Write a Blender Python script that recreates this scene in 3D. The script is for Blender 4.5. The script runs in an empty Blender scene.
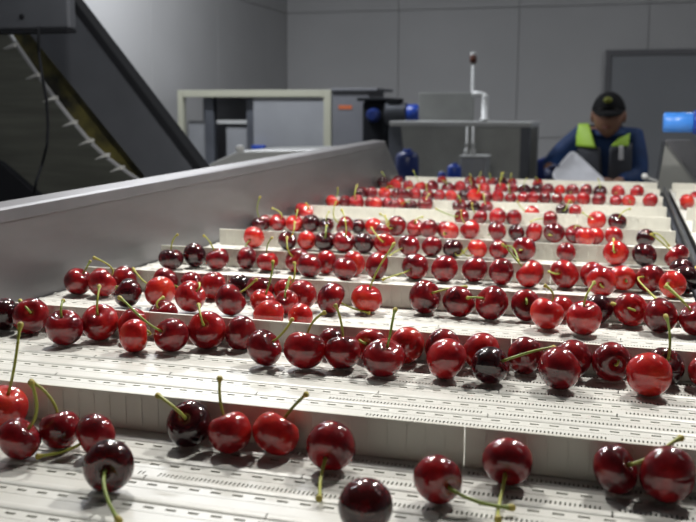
import bpy, bmesh, math, random
from mathutils import Vector, Matrix, noise
random.seed(7)
COL = bpy.context.scene.collection
PI = math.pi
ZB = 1.25                       # height of the belt above the floor
# ------------------------------------------------------------------ camera
F = 934.45; YAW, PITCH, ROLL = .290428, .158342, .004466
S = .184597
CAM = Vector((0, 0, ZB + S))
f0 = Vector((-math.sin(YAW)*math.cos(PITCH), math.cos(YAW)*math.cos(PITCH), -math.sin(PITCH)))
r0 = Vector((math.cos(YAW), math.sin(YAW), 0)); u0 = r0.cross(f0)
R_ = r0*math.cos(ROLL) + u0*math.sin(ROLL); U_ = -r0*math.sin(ROLL) + u0*math.cos(ROLL)
def ray(x, y): return f0 + R_*((x-348)/F) - U_*((y-261)/F)
def onz(x, y, z):
    d = ray(x, y); return CAM + d*((z-CAM.z)/d.z)
def at(x, y, Y):
    d = ray(x, y); return CAM + d*(Y/d.y)
def onx(x, y, X):
    d = ray(x, y); return CAM + d*(X/d.x)
def px_of(P):
    d = P-CAM; z = d.dot(f0); return 348+F*d.dot(R_)/z, 261-F*d.dot(U_)/z, z
cd = bpy.data.cameras.new('camera'); cam = bpy.data.objects.new('camera', cd); COL.objects.link(cam)
m = Matrix((R_, U_, -f0)).transposed().to_4x4(); m.translation = CAM; cam.matrix_world = m
cd.sensor_width = 36; cd.lens = F/696*36; cd.clip_start = .02; cd.clip_end = 60
cd.dof.use_dof = True; cd.dof.focus_distance = .70; cd.dof.aperture_fstop = 15
bpy.context.scene.camera = cam

# ------------------------------------------------------------------ materials
def mat(name, col, rough=.5, metal=0, coat=0, var=0, scale=8, bump=0, bscale=60, spec=.5, sss=0, stretch=None, col2=None):
    mt = bpy.data.materials.new(name); mt.use_nodes = True
    nt = mt.node_tree; b = nt.nodes['Principled BSDF']
    b.inputs['Base Color'].default_value = (*col, 1); b.inputs['Roughness'].default_value = rough
    b.inputs['Metallic'].default_value = metal; b.inputs['Coat Weight'].default_value = coat
    b.inputs['Coat Roughness'].default_value = .04
    b.inputs['Specular IOR Level'].default_value = spec
    if sss:
        b.inputs['Subsurface Weight'].default_value = sss; b.inputs['Subsurface Radius'].default_value = (.006, .002, .001)
        b.inputs['Subsurface Scale'].default_value = .5
    tc = nt.nodes.new('ShaderNodeTexCoord'); mp = nt.nodes.new('ShaderNodeMapping')
    nt.links.new(tc.outputs['Object'], mp.inputs[0])
    if stretch: mp.inputs['Scale'].default_value = stretch
    if var or col2:
        n = nt.nodes.new('ShaderNodeTexNoise'); n.inputs['Scale'].default_value = scale; n.inputs['Detail'].default_value = 4
        nt.links.new(mp.outputs[0], n.inputs['Vector'])
        cr = nt.nodes.new('ShaderNodeValToRGB')
        c2 = col2 or tuple(c*(1-var) for c in col)
        cr.color_ramp.elements[0].position = .35; cr.color_ramp.elements[1].position = .65
        cr.color_ramp.elements[0].color = (*c2, 1); cr.color_ramp.elements[1].color = (*col, 1)
        nt.links.new(n.outputs['Fac'], cr.inputs[0]); nt.links.new(cr.outputs[0], b.inputs['Base Color'])
    if bump:
        n2 = nt.nodes.new('ShaderNodeTexNoise'); n2.inputs['Scale'].default_value = bscale; n2.inputs['Detail'].default_value = 3
        nt.links.new(mp.outputs[0], n2.inputs['Vector'])
        bp = nt.nodes.new('ShaderNodeBump'); bp.inputs['Strength'].default_value = bump; bp.inputs['Distance'].default_value = .002
        nt.links.new(n2.outputs['Fac'], bp.inputs['Height']); nt.links.new(bp.outputs[0], b.inputs['Normal'])
    return mt
def emit(name, col, s):
    mt = bpy.data.materials.new(name); mt.use_nodes = True; nt = mt.node_tree
    b = nt.nodes['Principled BSDF']; b.inputs['Base Color'].default_value = (*col, 1)
    b.inputs['Emission Color'].default_value = (*col, 1); b.inputs['Emission Strength'].default_value = s
    return mt
def cherry_mat(name, col, dark, edge):
    mt = bpy.data.materials.new(name); mt.use_nodes = True; nt = mt.node_tree; b = nt.nodes['Principled BSDF']
    tc = nt.nodes.new('ShaderNodeTexCoord'); oi = nt.nodes.new('ShaderNodeObjectInfo')
    ad = nt.nodes.new('ShaderNodeVectorMath'); ad.operation = 'ADD'
    mu = nt.nodes.new('ShaderNodeMath'); mu.operation = 'MULTIPLY'; mu.inputs[1].default_value = 37
    nt.links.new(oi.outputs['Random'], mu.inputs[0]); nt.links.new(tc.outputs['Object'], ad.inputs[0]); nt.links.new(mu.outputs[0], ad.inputs[1])
    n = nt.nodes.new('ShaderNodeTexNoise'); n.inputs['Scale'].default_value = .85; n.inputs['Detail'].default_value = 2.5
    nt.links.new(ad.outputs[0], n.inputs['Vector'])
    cr = nt.nodes.new('ShaderNodeValToRGB'); e = cr.color_ramp.elements
    e[0].position = .33; e[0].color = (*dark, 1); e[1].position = .68; e[1].color = (*edge, 1)
    k = e.new(.5); k.color = (*col, 1)
    nt.links.new(n.outputs['Fac'], cr.inputs[0])
    # fine pale lenticel speckle of cherry skin
    v = nt.nodes.new('ShaderNodeTexNoise'); v.inputs['Scale'].default_value = 22; v.inputs['Detail'].default_value = 1
    nt.links.new(ad.outputs[0], v.inputs['Vector'])
    mr = nt.nodes.new('ShaderNodeMapRange'); mr.inputs[1].default_value = .3; mr.inputs[2].default_value = .75; mr.inputs[3].default_value = .82; mr.inputs[4].default_value = 1.25
    nt.links.new(v.outputs['Fac'], mr.inputs[0])
    vm = nt.nodes.new('ShaderNodeVectorMath'); vm.operation = 'SCALE'
    nt.links.new(cr.outputs[0], vm.inputs[0]); nt.links.new(mr.outputs[0], vm.inputs['Scale'])
    nt.links.new(vm.outputs[0], b.inputs['Base Color'])
    b.inputs['Roughness'].default_value = .38; b.inputs['Specular IOR Level'].default_value = .05; b.inputs['Coat Weight'].default_value = 1; b.inputs['Coat Roughness'].default_value = .03; b.inputs['Coat IOR'].default_value = 1.64
    b.inputs['Subsurface Weight'].default_value = .05; b.inputs['Subsurface Radius'].default_value = (1, .15, .08); b.inputs['Subsurface Scale'].default_value = .15
    bp = nt.nodes.new('ShaderNodeBump'); bp.inputs['Strength'].default_value = .05; bp.inputs['Distance'].default_value = .05
    n3 = nt.nodes.new('ShaderNodeTexNoise'); n3.inputs['Scale'].default_value = 3; nt.links.new(ad.outputs[0], n3.inputs['Vector'])
    nt.links.new(n3.outputs['Fac'], bp.inputs['Height']); nt.links.new(bp.outputs[0], b.inputs['Normal'])
    return mt
M = {}
M['d'] = cherry_mat('cherry_dark', (.026, .0025, .005), (.008, .001, .002), (.070, .0035, .006))
M['m'] = cherry_mat('cherry_medium', (.13, .004, .008), (.042, .002, .004), (.24, .007, .009))
M['r'] = cherry_mat('cherry_red', (.25, .007, .010), (.11, .003, .006), (.38, .013, .011))
M['b'] = cherry_mat('cherry_bright', (.38, .012, .012), (.22, .006, .008), (.48, .035, .017))
M['stem'] = mat('stem_green', (.26, .36, .045), .45, var=.3, scale=60, col2=(.42, .36, .07))
M['stem2'] = mat('stem_dark_green', (.13, .22, .03), .45, col2=(.28, .32, .05), scale=60)
M['knob'] = mat('stem_knob', (.50, .42, .07), .6, col2=(.24, .19, .03), scale=150)
M['belt'] = mat('belt_white_plastic', (.62, .62, .585), .38, var=.08, scale=14, bump=.12, bscale=90)
M['cleat'] = mat('cleat_white_plastic', (.66, .65, .585), .42, var=.12, scale=11, bump=.1, bscale=50)
M['steel'] = mat('brushed_steel', (.20, .20, .212), .4, metal=.6, var=.22, scale=9, bump=.25, bscale=30, stretch=(1, .35, 1.6))
M['rim'] = mat('rim_steel', (.17, .17, .185), .45, metal=.4, var=.15, scale=9)
M['plate'] = mat('plate_grey', (.33, .34, .33), .5, var=.1)
M['steel2'] = mat('dull_steel', (.34, .35, .34), .5, metal=.6, var=.2, scale=5)
M['under'] = mat('bed_dark', (.05, .05, .05), .7)
M['wall'] = mat('wall_panel', (.47, .47, .475), .7, var=.07, scale=1.2)
M['floor'] = mat('floor_concrete', (.28, .28, .28), .6, var=.25, scale=3)
M['ceil'] = mat('ceiling_panel', (.22, .22, .22), .8)
M['door'] = mat('door_panel', (.235, .245, .26), .6, var=.06, scale=2)
M['doorf'] = mat('door_frame', (.13, .13, .14), .5)
M['dgrey'] = mat('dark_painted_steel', (.042, .046, .055), .5, metal=.2, var=.3, scale=5)
M['dgrey2'] = mat('slate_painted_steel', (.10, .108, .128), .5, metal=.3, var=.25, scale=4)
M['black'] = mat('black_rubber', (.010, .011, .014), .85, spec=.15)
M['beige'] = mat('beige_frame', (.40, .40, .32), .5)
M['cgrey'] = mat('cabinet_grey', (.27, .28, .30), .5, var=.12, scale=4)
M['cgrey2'] = mat('cabinet_slate', (.155, .16, .18), .5, var=.12, scale=4)
M['orange'] = mat('orange_label', (.5, .13, .05), .5)
M['blue'] = mat('blue_paint', (.012, .055, .36), .35)
M['navy'] = mat('navy_plastic', (.012, .026, .13), .3)
M['sky'] = mat('bright_blue_paint', (.06, .26, .80), .3)
M['yellow'] = mat('mossy_yellow', (.12, .105, .025), .6, col2=(.015, .015, .01), scale=16)
M['olive'] = mat('grey_green_slats', (.125, .13, .11), .6, var=.35, scale=3, stretch=(1, 1, 12))
M['white'] = mat('white_plastic', (.74, .75, .75), .4)
M['offw'] = mat('light_grey_metal', (.5, .51, .51), .4, var=.1)
M['bin'] = mat('bin_plastic', (.80, .81, .86), .4, var=.25, scale=9, bump=.3, bscale=20)
M['skin'] = mat('skin', (.27, .135, .085), .55)
M['jacket'] = mat('jacket_blue', (.008, .042, .155), .75, var=.3, scale=14, bump=.5, bscale=25)
M['vest'] = mat('vest_slate', (.048, .052, .065), .75, var=.2, scale=12)
M['hivis'] = mat('hi_vis_yellow', (.40, .66, .05), .6)
M['silver'] = mat('reflective_tape', (.6, .6, .62), .4)
M['cap'] = mat('cap_black', (.006, .006, .007), .85, spec=.2)
M['hair'] = mat('hair_black', (.012, .009, .008), .6)
M['trouser'] = mat('trouser_navy', (.015, .02, .04), .8)
M['glove'] = mat('glove_navy', (.012, .02, .07), .6)
M['lampglow'] = emit('lamp_glow', (1, .97, .90), 6)
M['amber'] = mat('amber_lens', (.11, .035, .02), .3)

# ------------------------------------------------------------------ mesh helpers
def add_obj(name, data, parent=None, loc=None):
    o = bpy.data.objects.new(name, data); COL.objects.link(o)
    if loc is not None: o.location = loc
    if parent is not None: o.parent = parent
    return o
def fin(name, bm, mt, parent=None, smooth=False, bevel=0, loc=None):
    """bmesh in world coordinates -> ONE object; kept in the parent's local frame"""
    bmesh.ops.recalc_face_normals(bm, faces=bm.faces)
    if parent is not None:
        off = Vector(parent['_loc']) if '_loc' in parent else Vector((0, 0, 0))
        bmesh.ops.translate(bm, verts=bm.verts, vec=-off)
    me = bpy.data.meshes.new(name); bm.to_mesh(me); bm.free()
    for x in (mt if isinstance(mt, (list, tuple)) else [mt]): me.materials.append(x)
    if smooth:
        for p in me.polygons: p.use_smooth = True
    o = add_obj(name, me, parent)
    if bevel:
        b = o.modifiers.new('bevel', 'BEVEL'); b.width = bevel; b.segments = 2; b.limit_method = 'ANGLE'
    return o
def thing(name, label, cat, loc, group=None):
    o = bpy.data.objects.new(name, None); COL.objects.link(o); o.location = loc; o.empty_display_size = .05
    o['_loc'] = list(loc); o['label'] = label; o['category'] = cat
    if group: o['group'] = group
    return o
def tag(o, label, cat, group=None, kind=None):
    o['label'] = label; o['category'] = cat
    if group: o['group'] = group
    if kind: o['kind'] = kind
    return o
def struct(o): o['kind'] = 'structure'; return o
def box(bm, x0, x1, y0, y1, z0, z1, mi=0):
    vs = [bm.verts.new(p) for p in ((x0,y0,z0),(x1,y0,z0),(x1,y1,z0),(x0,y1,z0),(x0,y0,z1),(x1,y0,z1),(x1,y1,z1),(x0,y1,z1))]
    for q in ((0,3,2,1),(4,5,6,7),(0,1,5,4),(1,2,6,5),(2,3,7,6),(3,0,4,7)):
        f = bm.faces.new([vs[i] for i in q]); f.material_index = mi
    return vs
def prism(bm, pts, d, mi=0):
    """polygon (list of Vector) extruded along vector d"""
    a = [bm.verts.new(p) for p in pts]; b = [bm.verts.new(p + d) for p in pts]; n = len(pts)
    fs = [bm.faces.new(a), bm.faces.new(b[::-1])]
    for i in range(n): fs.append(bm.faces.new((a[i], b[i], b[(i+1)%n], a[(i+1)%n])))
    for f in fs: f.material_index = mi
def tube(bm, pts, rad, seg=10, caps=True, mi=0):
    rings = []; n = len(pts); prev = None
    for i, p in enumerate(pts):
        t = (pts[min(i+1, n-1)] - pts[max(i-1, 0)]).normalized()
        if prev is None:
            a = Vector((0, 0, 1)) if abs(t.z) < .9 else Vector((1, 0, 0)); x = t.cross(a).normalized()
        else: x = (prev - t*prev.dot(t)).normalized()
        prev = x; y = t.cross(x); r = rad[i] if isinstance(rad, (list, tuple)) else rad
        rings.append([bm.verts.new(p + (x*math.cos(k*2*PI/seg) + y*math.sin(k*2*PI/seg))*r) for k in range(seg)])
    for i in range(n-1):
        for k in range(seg):
            f = bm.faces.new((rings[i][k], rings[i][(k+1)%seg], rings[i+1][(k+1)%seg], rings[i+1][k])); f.material_index = mi; f.smooth = True
    if caps:
        bm.faces.new(rings[0][::-1]).material_index = mi; bm.faces.new(rings[-1]).material_index = mi
def lathe(bm, base, axis, prof, seg=24, mi=0):
    """prof: (distance along axis, radius)"""
    tube(bm, [base + axis*h for h, _ in prof], [max(r, 1e-4) for _, r in prof], seg, True, mi)
def BM(): return bmesh.new()

# ------------------------------------------------------------------ the room
XW0, XW1, YW0, YW1, HW = -3.34, 3.6, -3.0, 9.0, 3.6
bm = BM(); box(bm, XW0-.1, XW1+.1, YW0-.1, YW1+.1, -.1, 0); struct(fin('floor', bm, M['floor']))
bm = BM(); box(bm, XW0-.1, XW1+.1, YW0-.1, YW1+.1, HW, HW+.1); struct(fin('ceiling', bm, M['ceil']))
def panel_wall(name, axis, pos, a0, a1, sgn):
    bm = BM(); w = 1.15; a = a0
    while a < a1 - 1e-6:
        b = min(a+w, a1)
        for z0, z1 in ((.001, 1.2), (1.2, 2.4), (2.4, HW-.001)):
            g = .003
            if axis == 'y': box(bm, a+g, b-g, pos, pos+sgn*.04, z0+g, z1-g)
            else: box(bm, pos, pos+sgn*.04, a+g, b-g, z0+g, z1-g)
        a = b
    if axis == 'y': box(bm, a0, a1, pos+sgn*.035, pos+sgn*.1, .001, HW-.001)
    else: box(bm, pos+sgn*.035, pos+sgn*.1, a0, a1, .001, HW-.001)
    return struct(fin(name, bm, M['wall']))
panel_wall('wall_back', 'y', YW1, XW0, XW1, 1)
panel_wall('wall_left', 'x', XW0, YW0, YW1, -1)
panel_wall('wall_right', 'x', XW1, YW0, YW1, 1)
panel_wall('wall_front', 'y', YW0, XW0, XW1, -1)
# sliding cold-room door on the back wall
p0 = at(606, 50, YW1-.06)
bm = BM(); box(bm, p0.x+.05, p0.x+1.9, YW1-.055, YW1-.003, .01, p0.z-.05); dr = struct(fin('door_1', bm, M['door'], bevel=.004))
bm = BM(); box(bm, p0.x, p0.x+.05, YW1-.07, YW1-.003, .002, p0.z); box(bm, p0.x+1.9, p0.x+1.95, YW1-.07, YW1-.003, .002, p0.z)
box(bm, p0.x+.05, p0.x+1.9, YW1-.07, YW1-.003, p0.z-.05, p0.z); fin('door_frame', bm, M['doorf'], dr)
bm = BM(); tube(bm, [Vector((p0.x+1.75, YW1-.055, 1.0)), Vector((p0.x+1.75, YW1-.11, 1.03)), Vector((p0.x+1.75, YW1-.11, 1.25)), Vector((p0.x+1.75, YW1-.055, 1.28))], .012); fin('door_handle', bm, M['offw'], dr)

# ------------------------------------------------------------------ sorting conveyor
HC = 0.0222192
XL, XR = -.544151, .069842
YC = [.4668, .668918, .850921, 1.020094, 1.190657, 1.370581, 1.547678, 1.721164, 1.934649, 2.128011]
YC = [.268] + YC + [2.33]
Y0, Y1 = .10, 2.42
CL = XL              # left ends of the cleats
XL = CL-.013         # inner face of the side guard
def sm_edges(sm):
    return [v for ab in sm for v in ab]
def conveyor_belt(label, x0, x1, seed, ys, ybeg, yend, detail=True):
    rnd = random.Random(seed)
    root = thing('conveyor_belt', label, 'conveyor belt', (0.5*(x0+x1), .5*(ybeg+yend), ZB-.013))
    bm = BM(); TH = .0032
    def q(xa, xb, ya, yb, z=0.):
        bm.faces.new([bm.verts.new(p) for p in ((xa,ya,ZB+z),(xb,ya,ZB+z),(xb,yb,ZB+z),(xa,yb,ZB+z))])
    def row(ya, yb, holes, sl=0):   # holes: list of (xa,xb)
        x = x0
        for a, b in holes:
            q(x, a, ya, yb)
            for (p, r) in (((a,ya),(a,yb)), ((a,yb),(b,yb)), ((b,yb),(b,ya)), ((b,ya),(a,ya))):
                bm.faces.new([bm.verts.new(v) for v in ((p[0],p[1],ZB),(r[0],r[1],ZB),(r[0],r[1],ZB-TH),(p[0],p[1],ZB-TH))])
            x = b
        q(x, x1, ya, yb)
    edges = [ybeg] + list(ys) + [yend]; k = 0; xseam = -.0755
    for ya, yb in zip(edges[:-1], edges[1:]):
        n = max(1, round((yb-ya)/.0262)); p = (yb-ya)/n
        for i in range(n):
            y = ya + i*p; k += 1
            # module seams staggered row by row
            seams = [xseam + (.0762 if k % 2 else 0) + j*.1524 for j in range(-6, 7)]
            thr = (-.235, -.155, -.18, -.10)[k % 4]
            dash = [(x, x+.0055) for x in [x0+.006+j*.0116 for j in range(int((x1-x0-.012)/.0116))]]
            if not detail: dash = [(x, x+.005) for x in [x0+.006+j*.0232 for j in range(int((x1-x0-.012)/.0232))]]
            comb = []
            x = max(x0+.004, thr)
            while detail and x < x1-.004:
                if all(abs(x+.0006-s) > .0035 for s in seams): comb.append((x, x+.00095))
                x += .0023
            sm = [(s-.0004, s+.0004) for s in seams if x0+.01 < s < x1-.01]
            row(y, y+.0004, [(x0+.001, x1-.001)])
            row(y+.0004, y+.16*p, [])
            row(y+.16*p, y+.16*p+.0022, dash)
            row(y+.16*p+.0022, y+.34*p, [])
            xs = [x0] + sm_edges(sm) + [x1]
            for a_, b_ in zip(xs[::2], xs[1::2]):      # low rounded ridge moulded along the module
                yy = [y+.34*p+(.28*p)*t for t in (0, .12, .3, .5, .7, .88, 1)]; zz = [0, .0006, .0010, .00115, .0010, .0006, 0]
                for j_ in range(6):
                    bm.faces.new([bm.verts.new(v) for v in ((a_, yy[j_], ZB+zz[j_]), (b_, yy[j_], ZB+zz[j_]), (b_, yy[j_+1], ZB+zz[j_+1]), (a_, yy[j_+1], ZB+zz[j_+1]))])
            row(y+.34*p, y+.62*p, sm)
            row(y+.62*p, y+.80*p, comb)
            row(y+.80*p, y+p, [])
    bmesh.ops.remove_doubles(bm, verts=bm.verts, dist=1e-6)
    # solid skirt below the open surface so the belt has its real thickness
    box(bm, x0, x1, ybeg, yend, ZB-.013, ZB-TH-.0001, 1)
    fin('link_surface', bm, [M['belt'], M['under']], root)
    for j, yc in enumerate(ys):
        bm = BM(); cuts = [CL if x0 < -.2 else x0+.002] + [s for s in (xseam - .305, xseam, xseam+.305) if x0+.03 < s < x1-.03] + [x1-.002]
        for a, b in zip(cuts[:-1], cuts[1:]):
            a += .0004; b -= .0004
            prism(bm, [Vector((a, yc+.0001, ZB+.0003)), Vector((a, yc+.0001, ZB+HC)), Vector((a, yc+.0028, ZB+HC)), Vector((a, yc+.0050, ZB+.0003))], Vector((b-a, 0, 0)))
            x = a+.010
            while x < b-.004:     # moulded no-cling ribs
                box(bm, x, x+.0012, yc-.0004, yc+.0001, ZB+.003, ZB+HC-.002); x += .0105
        fin('cleat', bm, M['cleat'], root, bevel=.0004)
    return root
conveyor_belt('wide white slotted plastic belt with upright cleats, carrying most of the cherries', XL+.003, XR, 1, YC, Y0, Y1)
XR2, XR3 = .098, .46
conveyor_belt('narrow strip of second white cleated belt at the right edge, past the dark gap', XR2, XR3, 2, YC, Y0+.0, Y1, detail=False)

fr = thing('belt_conveyor', 'stainless steel conveyor frame with tall left side guard and bright folded rim', 'conveyor frame', (-.25, 1.28, 0))
ra, rb = onx(0, 211, XL), onx(385, 141.5, XL)
sl = (rb.z-ra.z)/(rb.y-ra.y)
def rz(y): return ra.z + (y-ra.y)*sl
yb = onx(401, 181, XL)
YN = .05
bm = BM()
# side guard: inner sheet with slanted far end, thickness outwards
pts = [Vector((XL, YN, ZB-.16)), Vector((XL, YN, rz(YN))), Vector((XL, rb.y, rb.z)), Vector((XL, yb.y+.02, ZB)), Vector((XL, yb.y+.02, ZB-.16))]
prism(bm, pts, Vector((-.003, 0, 0)))
fin('side_guard', bm, M['steel'], fr)
bm = BM()  # rim folded outwards with a hem, and a stiffening fold on the inner face
fw = .030
sec = [(.0016, -.011), (.0016, .0008), (-.004, .0022), (-fw, .0035), (-fw, -.012), (-fw+.002, -.012), (-fw+.002, .0015), (-.004, .0002), (-.0, -.001), (-.0, -.011)]
for i in range(1):
    A = [bm.verts.new((XL+.0002+x, YN, rz(YN)+z)) for x, z in sec]; B = [bm.verts.new((XL+.0002+x, rb.y, rz(rb.y)+z)) for x, z in sec]
    n = len(sec); bm.faces.new(A); bm.faces.new(B[::-1])
    for k in range(n): bm.faces.new((A[k], A[(k+1)%n], B[(k+1)%n], B[k]))
fin('guard_rim', bm, M['rim'], fr, bevel=.0006)
bm = BM()
box(bm, XR+.004, XR2-.004, Y0, Y1-.05, ZB-.05, ZB-.004); box(bm, XR+.012, XR2-.012, Y0, Y1-.05, ZB-.004, ZB+.010)
fin('divider_rail', bm, M['dgrey'], fr, bevel=.002)
bm = BM(); box(bm, XL+.004, XR3, Y0, Y1, ZB-.10, ZB-.014); fin('slider_bed', bm, M['steel2'], fr)
for (x, y) in ((XL+.03, .25), (XR3-.03, .25), (XL+.03, 2.3), (XR3-.03, 2.3)):
    bm = BM(); box(bm, x-.025, x+.025, y-.025, y+.025, .012, ZB-.10); box(bm, x-.05, x+.05, y-.05, y+.05, 0.001, .012); fin('leg', bm, M['steel2'], fr, bevel=.002)
bm = BM(); box(bm, XR3+.002, XR3+.006, Y0, Y1, ZB-.16, ZB+.10); fin('side_guard', bm, M['steel'], fr)

# ------------------------------------------------------------------ cherries
DATA = """
4 407 46 b 10 388 20.5 325
18.5 440 43 m 33 425 31 383
60 431 38 m 57 411 31 382
96 437 42 m 71 451 38 457
109 469 50 d 104 477 119 521
189 426 44 d 184 418 158 396
230 433 45 r 221.6 411 219.7 379
275 435 46 b 288 414 306 395
331 448 51 m 323.6 467 319 499
366 508 56 d
437.5 482 48 m 453 493 512 508
508 463 50 m 504 483 498 520
614.5 470 46 m 635 464 681 437
667 478 54 m
5 316 30 d
31 316 36 m 30 312 20 300
65 328 41 m 62 313 64 301
101 324 36 r 98 312 100 287
134 337 34 b 153 336 146 330
172 336 35 m 158 330 120 298
130 315 30 r
163 316 28 m 156 306 163 298
208 331 39 r 203 323 199 305
240 334 32 m
269 319 35 b
263.5 349 37 m 277 340 292 320
305 350 42 r 310 326 325 313
342.5 353 37 m 342 331 335 306
331 335 26 m
371 338 33 r 364 336 358 334
384 357 42 m 388.7 341 395.3 310
409 347 36 b
441 345 36 m
446 360 44 r
481 348 36 r
490 366 39 d 507 360 554 348
525 358 36 m
559 370 45 m
574 359 37 m
611 363 39 m 615 367 620 350
649 376 48 b
665 362 38 d 669 352 666 313
705 372 32 r
78 282 28 m 85 271 90 262
102 284 28 r 115 274 94 258
124 274 24 m
128 294 29 d 116 286 118 292
160 293 31 b
190 298 31 r 199 290 199 284
166 276 26 m 155 280 133 265
197 281 24 m 182 285 170 270
221 283 28 r
230 301 33 m 243 292 256 280
239 285 24 d
258 289 27 m
268 302 25 b 272 292 276 262
278 290 22 r 284 284 290 262
282 303 22 r 280 296 287 278
302 296 30 r 290 300 288 283
331 299 34 m 345 306 369 313
367 298 33 b 371 284 394 244
300 318 22 b
424.5 299 32 m 435 294 466 287
459 303 31 m
492.5 305 34 m 480 299 468 298
526 307 31 m 527 304 525 296
546.5 314 36 b 554 299 545 286
562 299 22 r
584 319 37 r 584 303 594 283
601 309 29 d
628 311 34 r 634 312 611 304
663 317 35 m
699 320 34 m 690 308 667 287
171 258 27 d 171 246 177.5 235
195 257 23 d
217.5 258 27 m 212 245 204 236
246.5 259.5 22 m
267.5 261 23 r 266.5 250 272 238
298 258 27 m 290 252 287 236
309 267 24 m
326 262 22 r
344.7 269.5 25 m
354 261 22 b
377 267 28 m
416 267.5 28 m 407.5 272 383 280
444 270 28 m
474.5 271 25 m
501 273 27 m
530 275 28 r 520 265 503 245
565 275.5 31 r 557 275 549 272
593 273 26 r
601.5 283 31 r 600 286 610 291
622.5 276.5 26 b 628 281 622 272
650 278 29 m 640 276 657 300
673 286 27 b 667 284 687 306
681.7 271 24 d 681 278 696 268
696 282 28 d
254 238 22 b 248 243 246 246
289 241 19 d 294 236 296 222
305 240 19 b
325 242 20 d 326 237 327 226
343 242 23 m 345 234 341 210
365 244.5 20 d
384 242.5 21 r 381 240 371 227
409 246 22 m 400 250 386 262
432 247 21 m
453 249 19 d 456 256 472 241
478 249 21 b 470 258 459 245
498 250 21 m 506 246 518 262
524 248.5 25 m 519 250 532 247
566 253 21 m
616.5 252 28 b 614 251 613.7 238
644.5 256 26 d
680 256 26 m 668 245 653 234
262 223 15 m 257 217 259 197
253 224 14 d
277 222 17 r 281.7 216 272 208
292 223 17 b 294 216 296 210
310 224 18 d
326.7 226 16 d 326 219 329 212
345 227 19 m 337 223 336 202
361 227 15 d
371 226 18 b
383 231 15 m 390 225 380 214
398 227 20 m 392 230 386 216
418 228 18 r 417 222 424 217
431 229.5 18 m
440 227 16 m
450 232 19 b 444 236 447 226
470 230 22 r 463 222 461 211
497 231.7 23 m 487 236 505 228
517 229.6 16 d
534 231 18 r
556 233 22 m 550 235 572 234
575 231 20 m 574 223 584 228
584 237 20 b
596 236 18 b
612 237 18 r 611 241 613 231
645.6 238.6 19 d 652 233.6 669 246
296 211 15 r
304 212 15 b 307 208 305 203
462 217.5 16 m 456 217 436 209
480 217.5 16 m 474 212 472 203
497.5 218 17 r
514 218.6 16 m
531 215 18 b 521.7 209 517.5 202
550 220 17 m 541 219 531 222
597 221.5 20 b 591.7 219 583 213
617 222 20 d 620 215 630 209
385 204 13 r
395 204 13 m
408 204 12 d 406 200 400 203
423 204 16 m 424 198 428 194
461 205 14 m 462 200 459 195
473 206 13 d
486 206.7 13 m 484 202 483 193
573 208 12 r
564 210 13 d 566 211 571 200
326 200 14 b 331 194 334 187
344 201 13 m
363 200.5 15 r 361 196 361 184
375 202 12 m
383 203 13 b
393 203 12 r
344 192.5 12 m
354 192 12 d
368 192 12 m
382.5 193 13 b 384 188 390 186
393 194 12 m
403 195 13 m 406 189 411 188
418 194.5 13 r
432 195 12 m 431 190 429 184
442 195.5 12 r
450 196 12 b
461 194 12 d
474 196 15 b 478 192 479 185
488 197 12 m
497 197 13 r
515 197.5 12 m 514 192 511 184
524 198 12 r
533 198 13 r
544 198 13 m
555 198 12 m
577.5 199 14 r
568 199 12 b 569 203 572 197
599 200.5 14 m
617.5 200 12 r
627 200 13 b 629 202 625 195
650 200 17 r
372 184 11 r 373 179 374 171
380 184 11 d
387 182 12 m
396 184 13 b 392 187 401 182
407 186 12 r
418 187 12 b 416 181 412 171
430 186 14 m
448 187 12 m 447 183 443 180
463 186 12 r
472.5 187 11 m 472 183 470 178
481 187 12 b
503 188 12 r 502 184 503 172
515 189 11 m
524 189 12 d 523 185 526 178
549 188 13 m
559 190 12 b
570 190 14 m 568 193 572 186
583 190 13 m
598 190 14 d 598 185 597 178
618 191 15 b 615 193 622 188
637 191 14 r
442 180.5 10 m
470 180.5 11 m 471 177 470 173
486 180 11 r 485 177 484 171
493 180 10 m 492 177 490 172
500 180.5 11 d 500 177 503 171
508 181 10 m 507 177 509 172
538 182 10 r 538 179 536 176
541 190 12 d
687 200 15 b
696 199 14 r
"""
WT = {'d': 0, 'm': 1, 'r': 2, 'b': 3}
def cherry_base(seed):
    rnd = random.Random(seed); bm = BM(); bmesh.ops.create_uvsphere(bm, u_segments=28, v_segments=20, radius=1)
    off = Vector((rnd.uniform(-9, 9),)*3); sut = rnd.uniform(.02, .05); ob = rnd.uniform(.90, .97); asy = rnd.uniform(-.04, .04)
    for v in bm.verts:
        p = v.co.copy(); th = math.acos(max(-1, min(1, p.z))); ph = math.atan2(p.y, p.x)
        r = 1 - .27*math.exp(-(th/.33)**2) + .045*math.exp(-((th-.85)/.45)**2) - .02*math.exp(-((PI-th)/.3)**2)
        r *= 1 - sut*math.exp(-(((ph) % (2*PI) - PI)/.22)**2)*math.sin(th)           # suture line
        r *= 1 + .03*noise.noise(p*1.1 + off) + asy*math.cos(ph)*math.sin(th)
        v.co = Vector((p.x*r*1.03, p.y*r*(1.0-.05*rnd.random()*0), p.z*r*ob))
    me = bpy.data.meshes.new('cherry')
    bm.to_mesh(me); bm.free()
    for p in me.polygons: p.use_smooth = True
    return me
BASES = {}
for c in 'dmrb':
    BASES[c] = []
    for s in range(3):
        me = cherry_base(ord(c)*10+s); me.materials.append(M[c]); BASES[c].append(me)
rows = YC[1:]            # cherries of row k lie in front of cleat k (towards the camera)
CH = []
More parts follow.
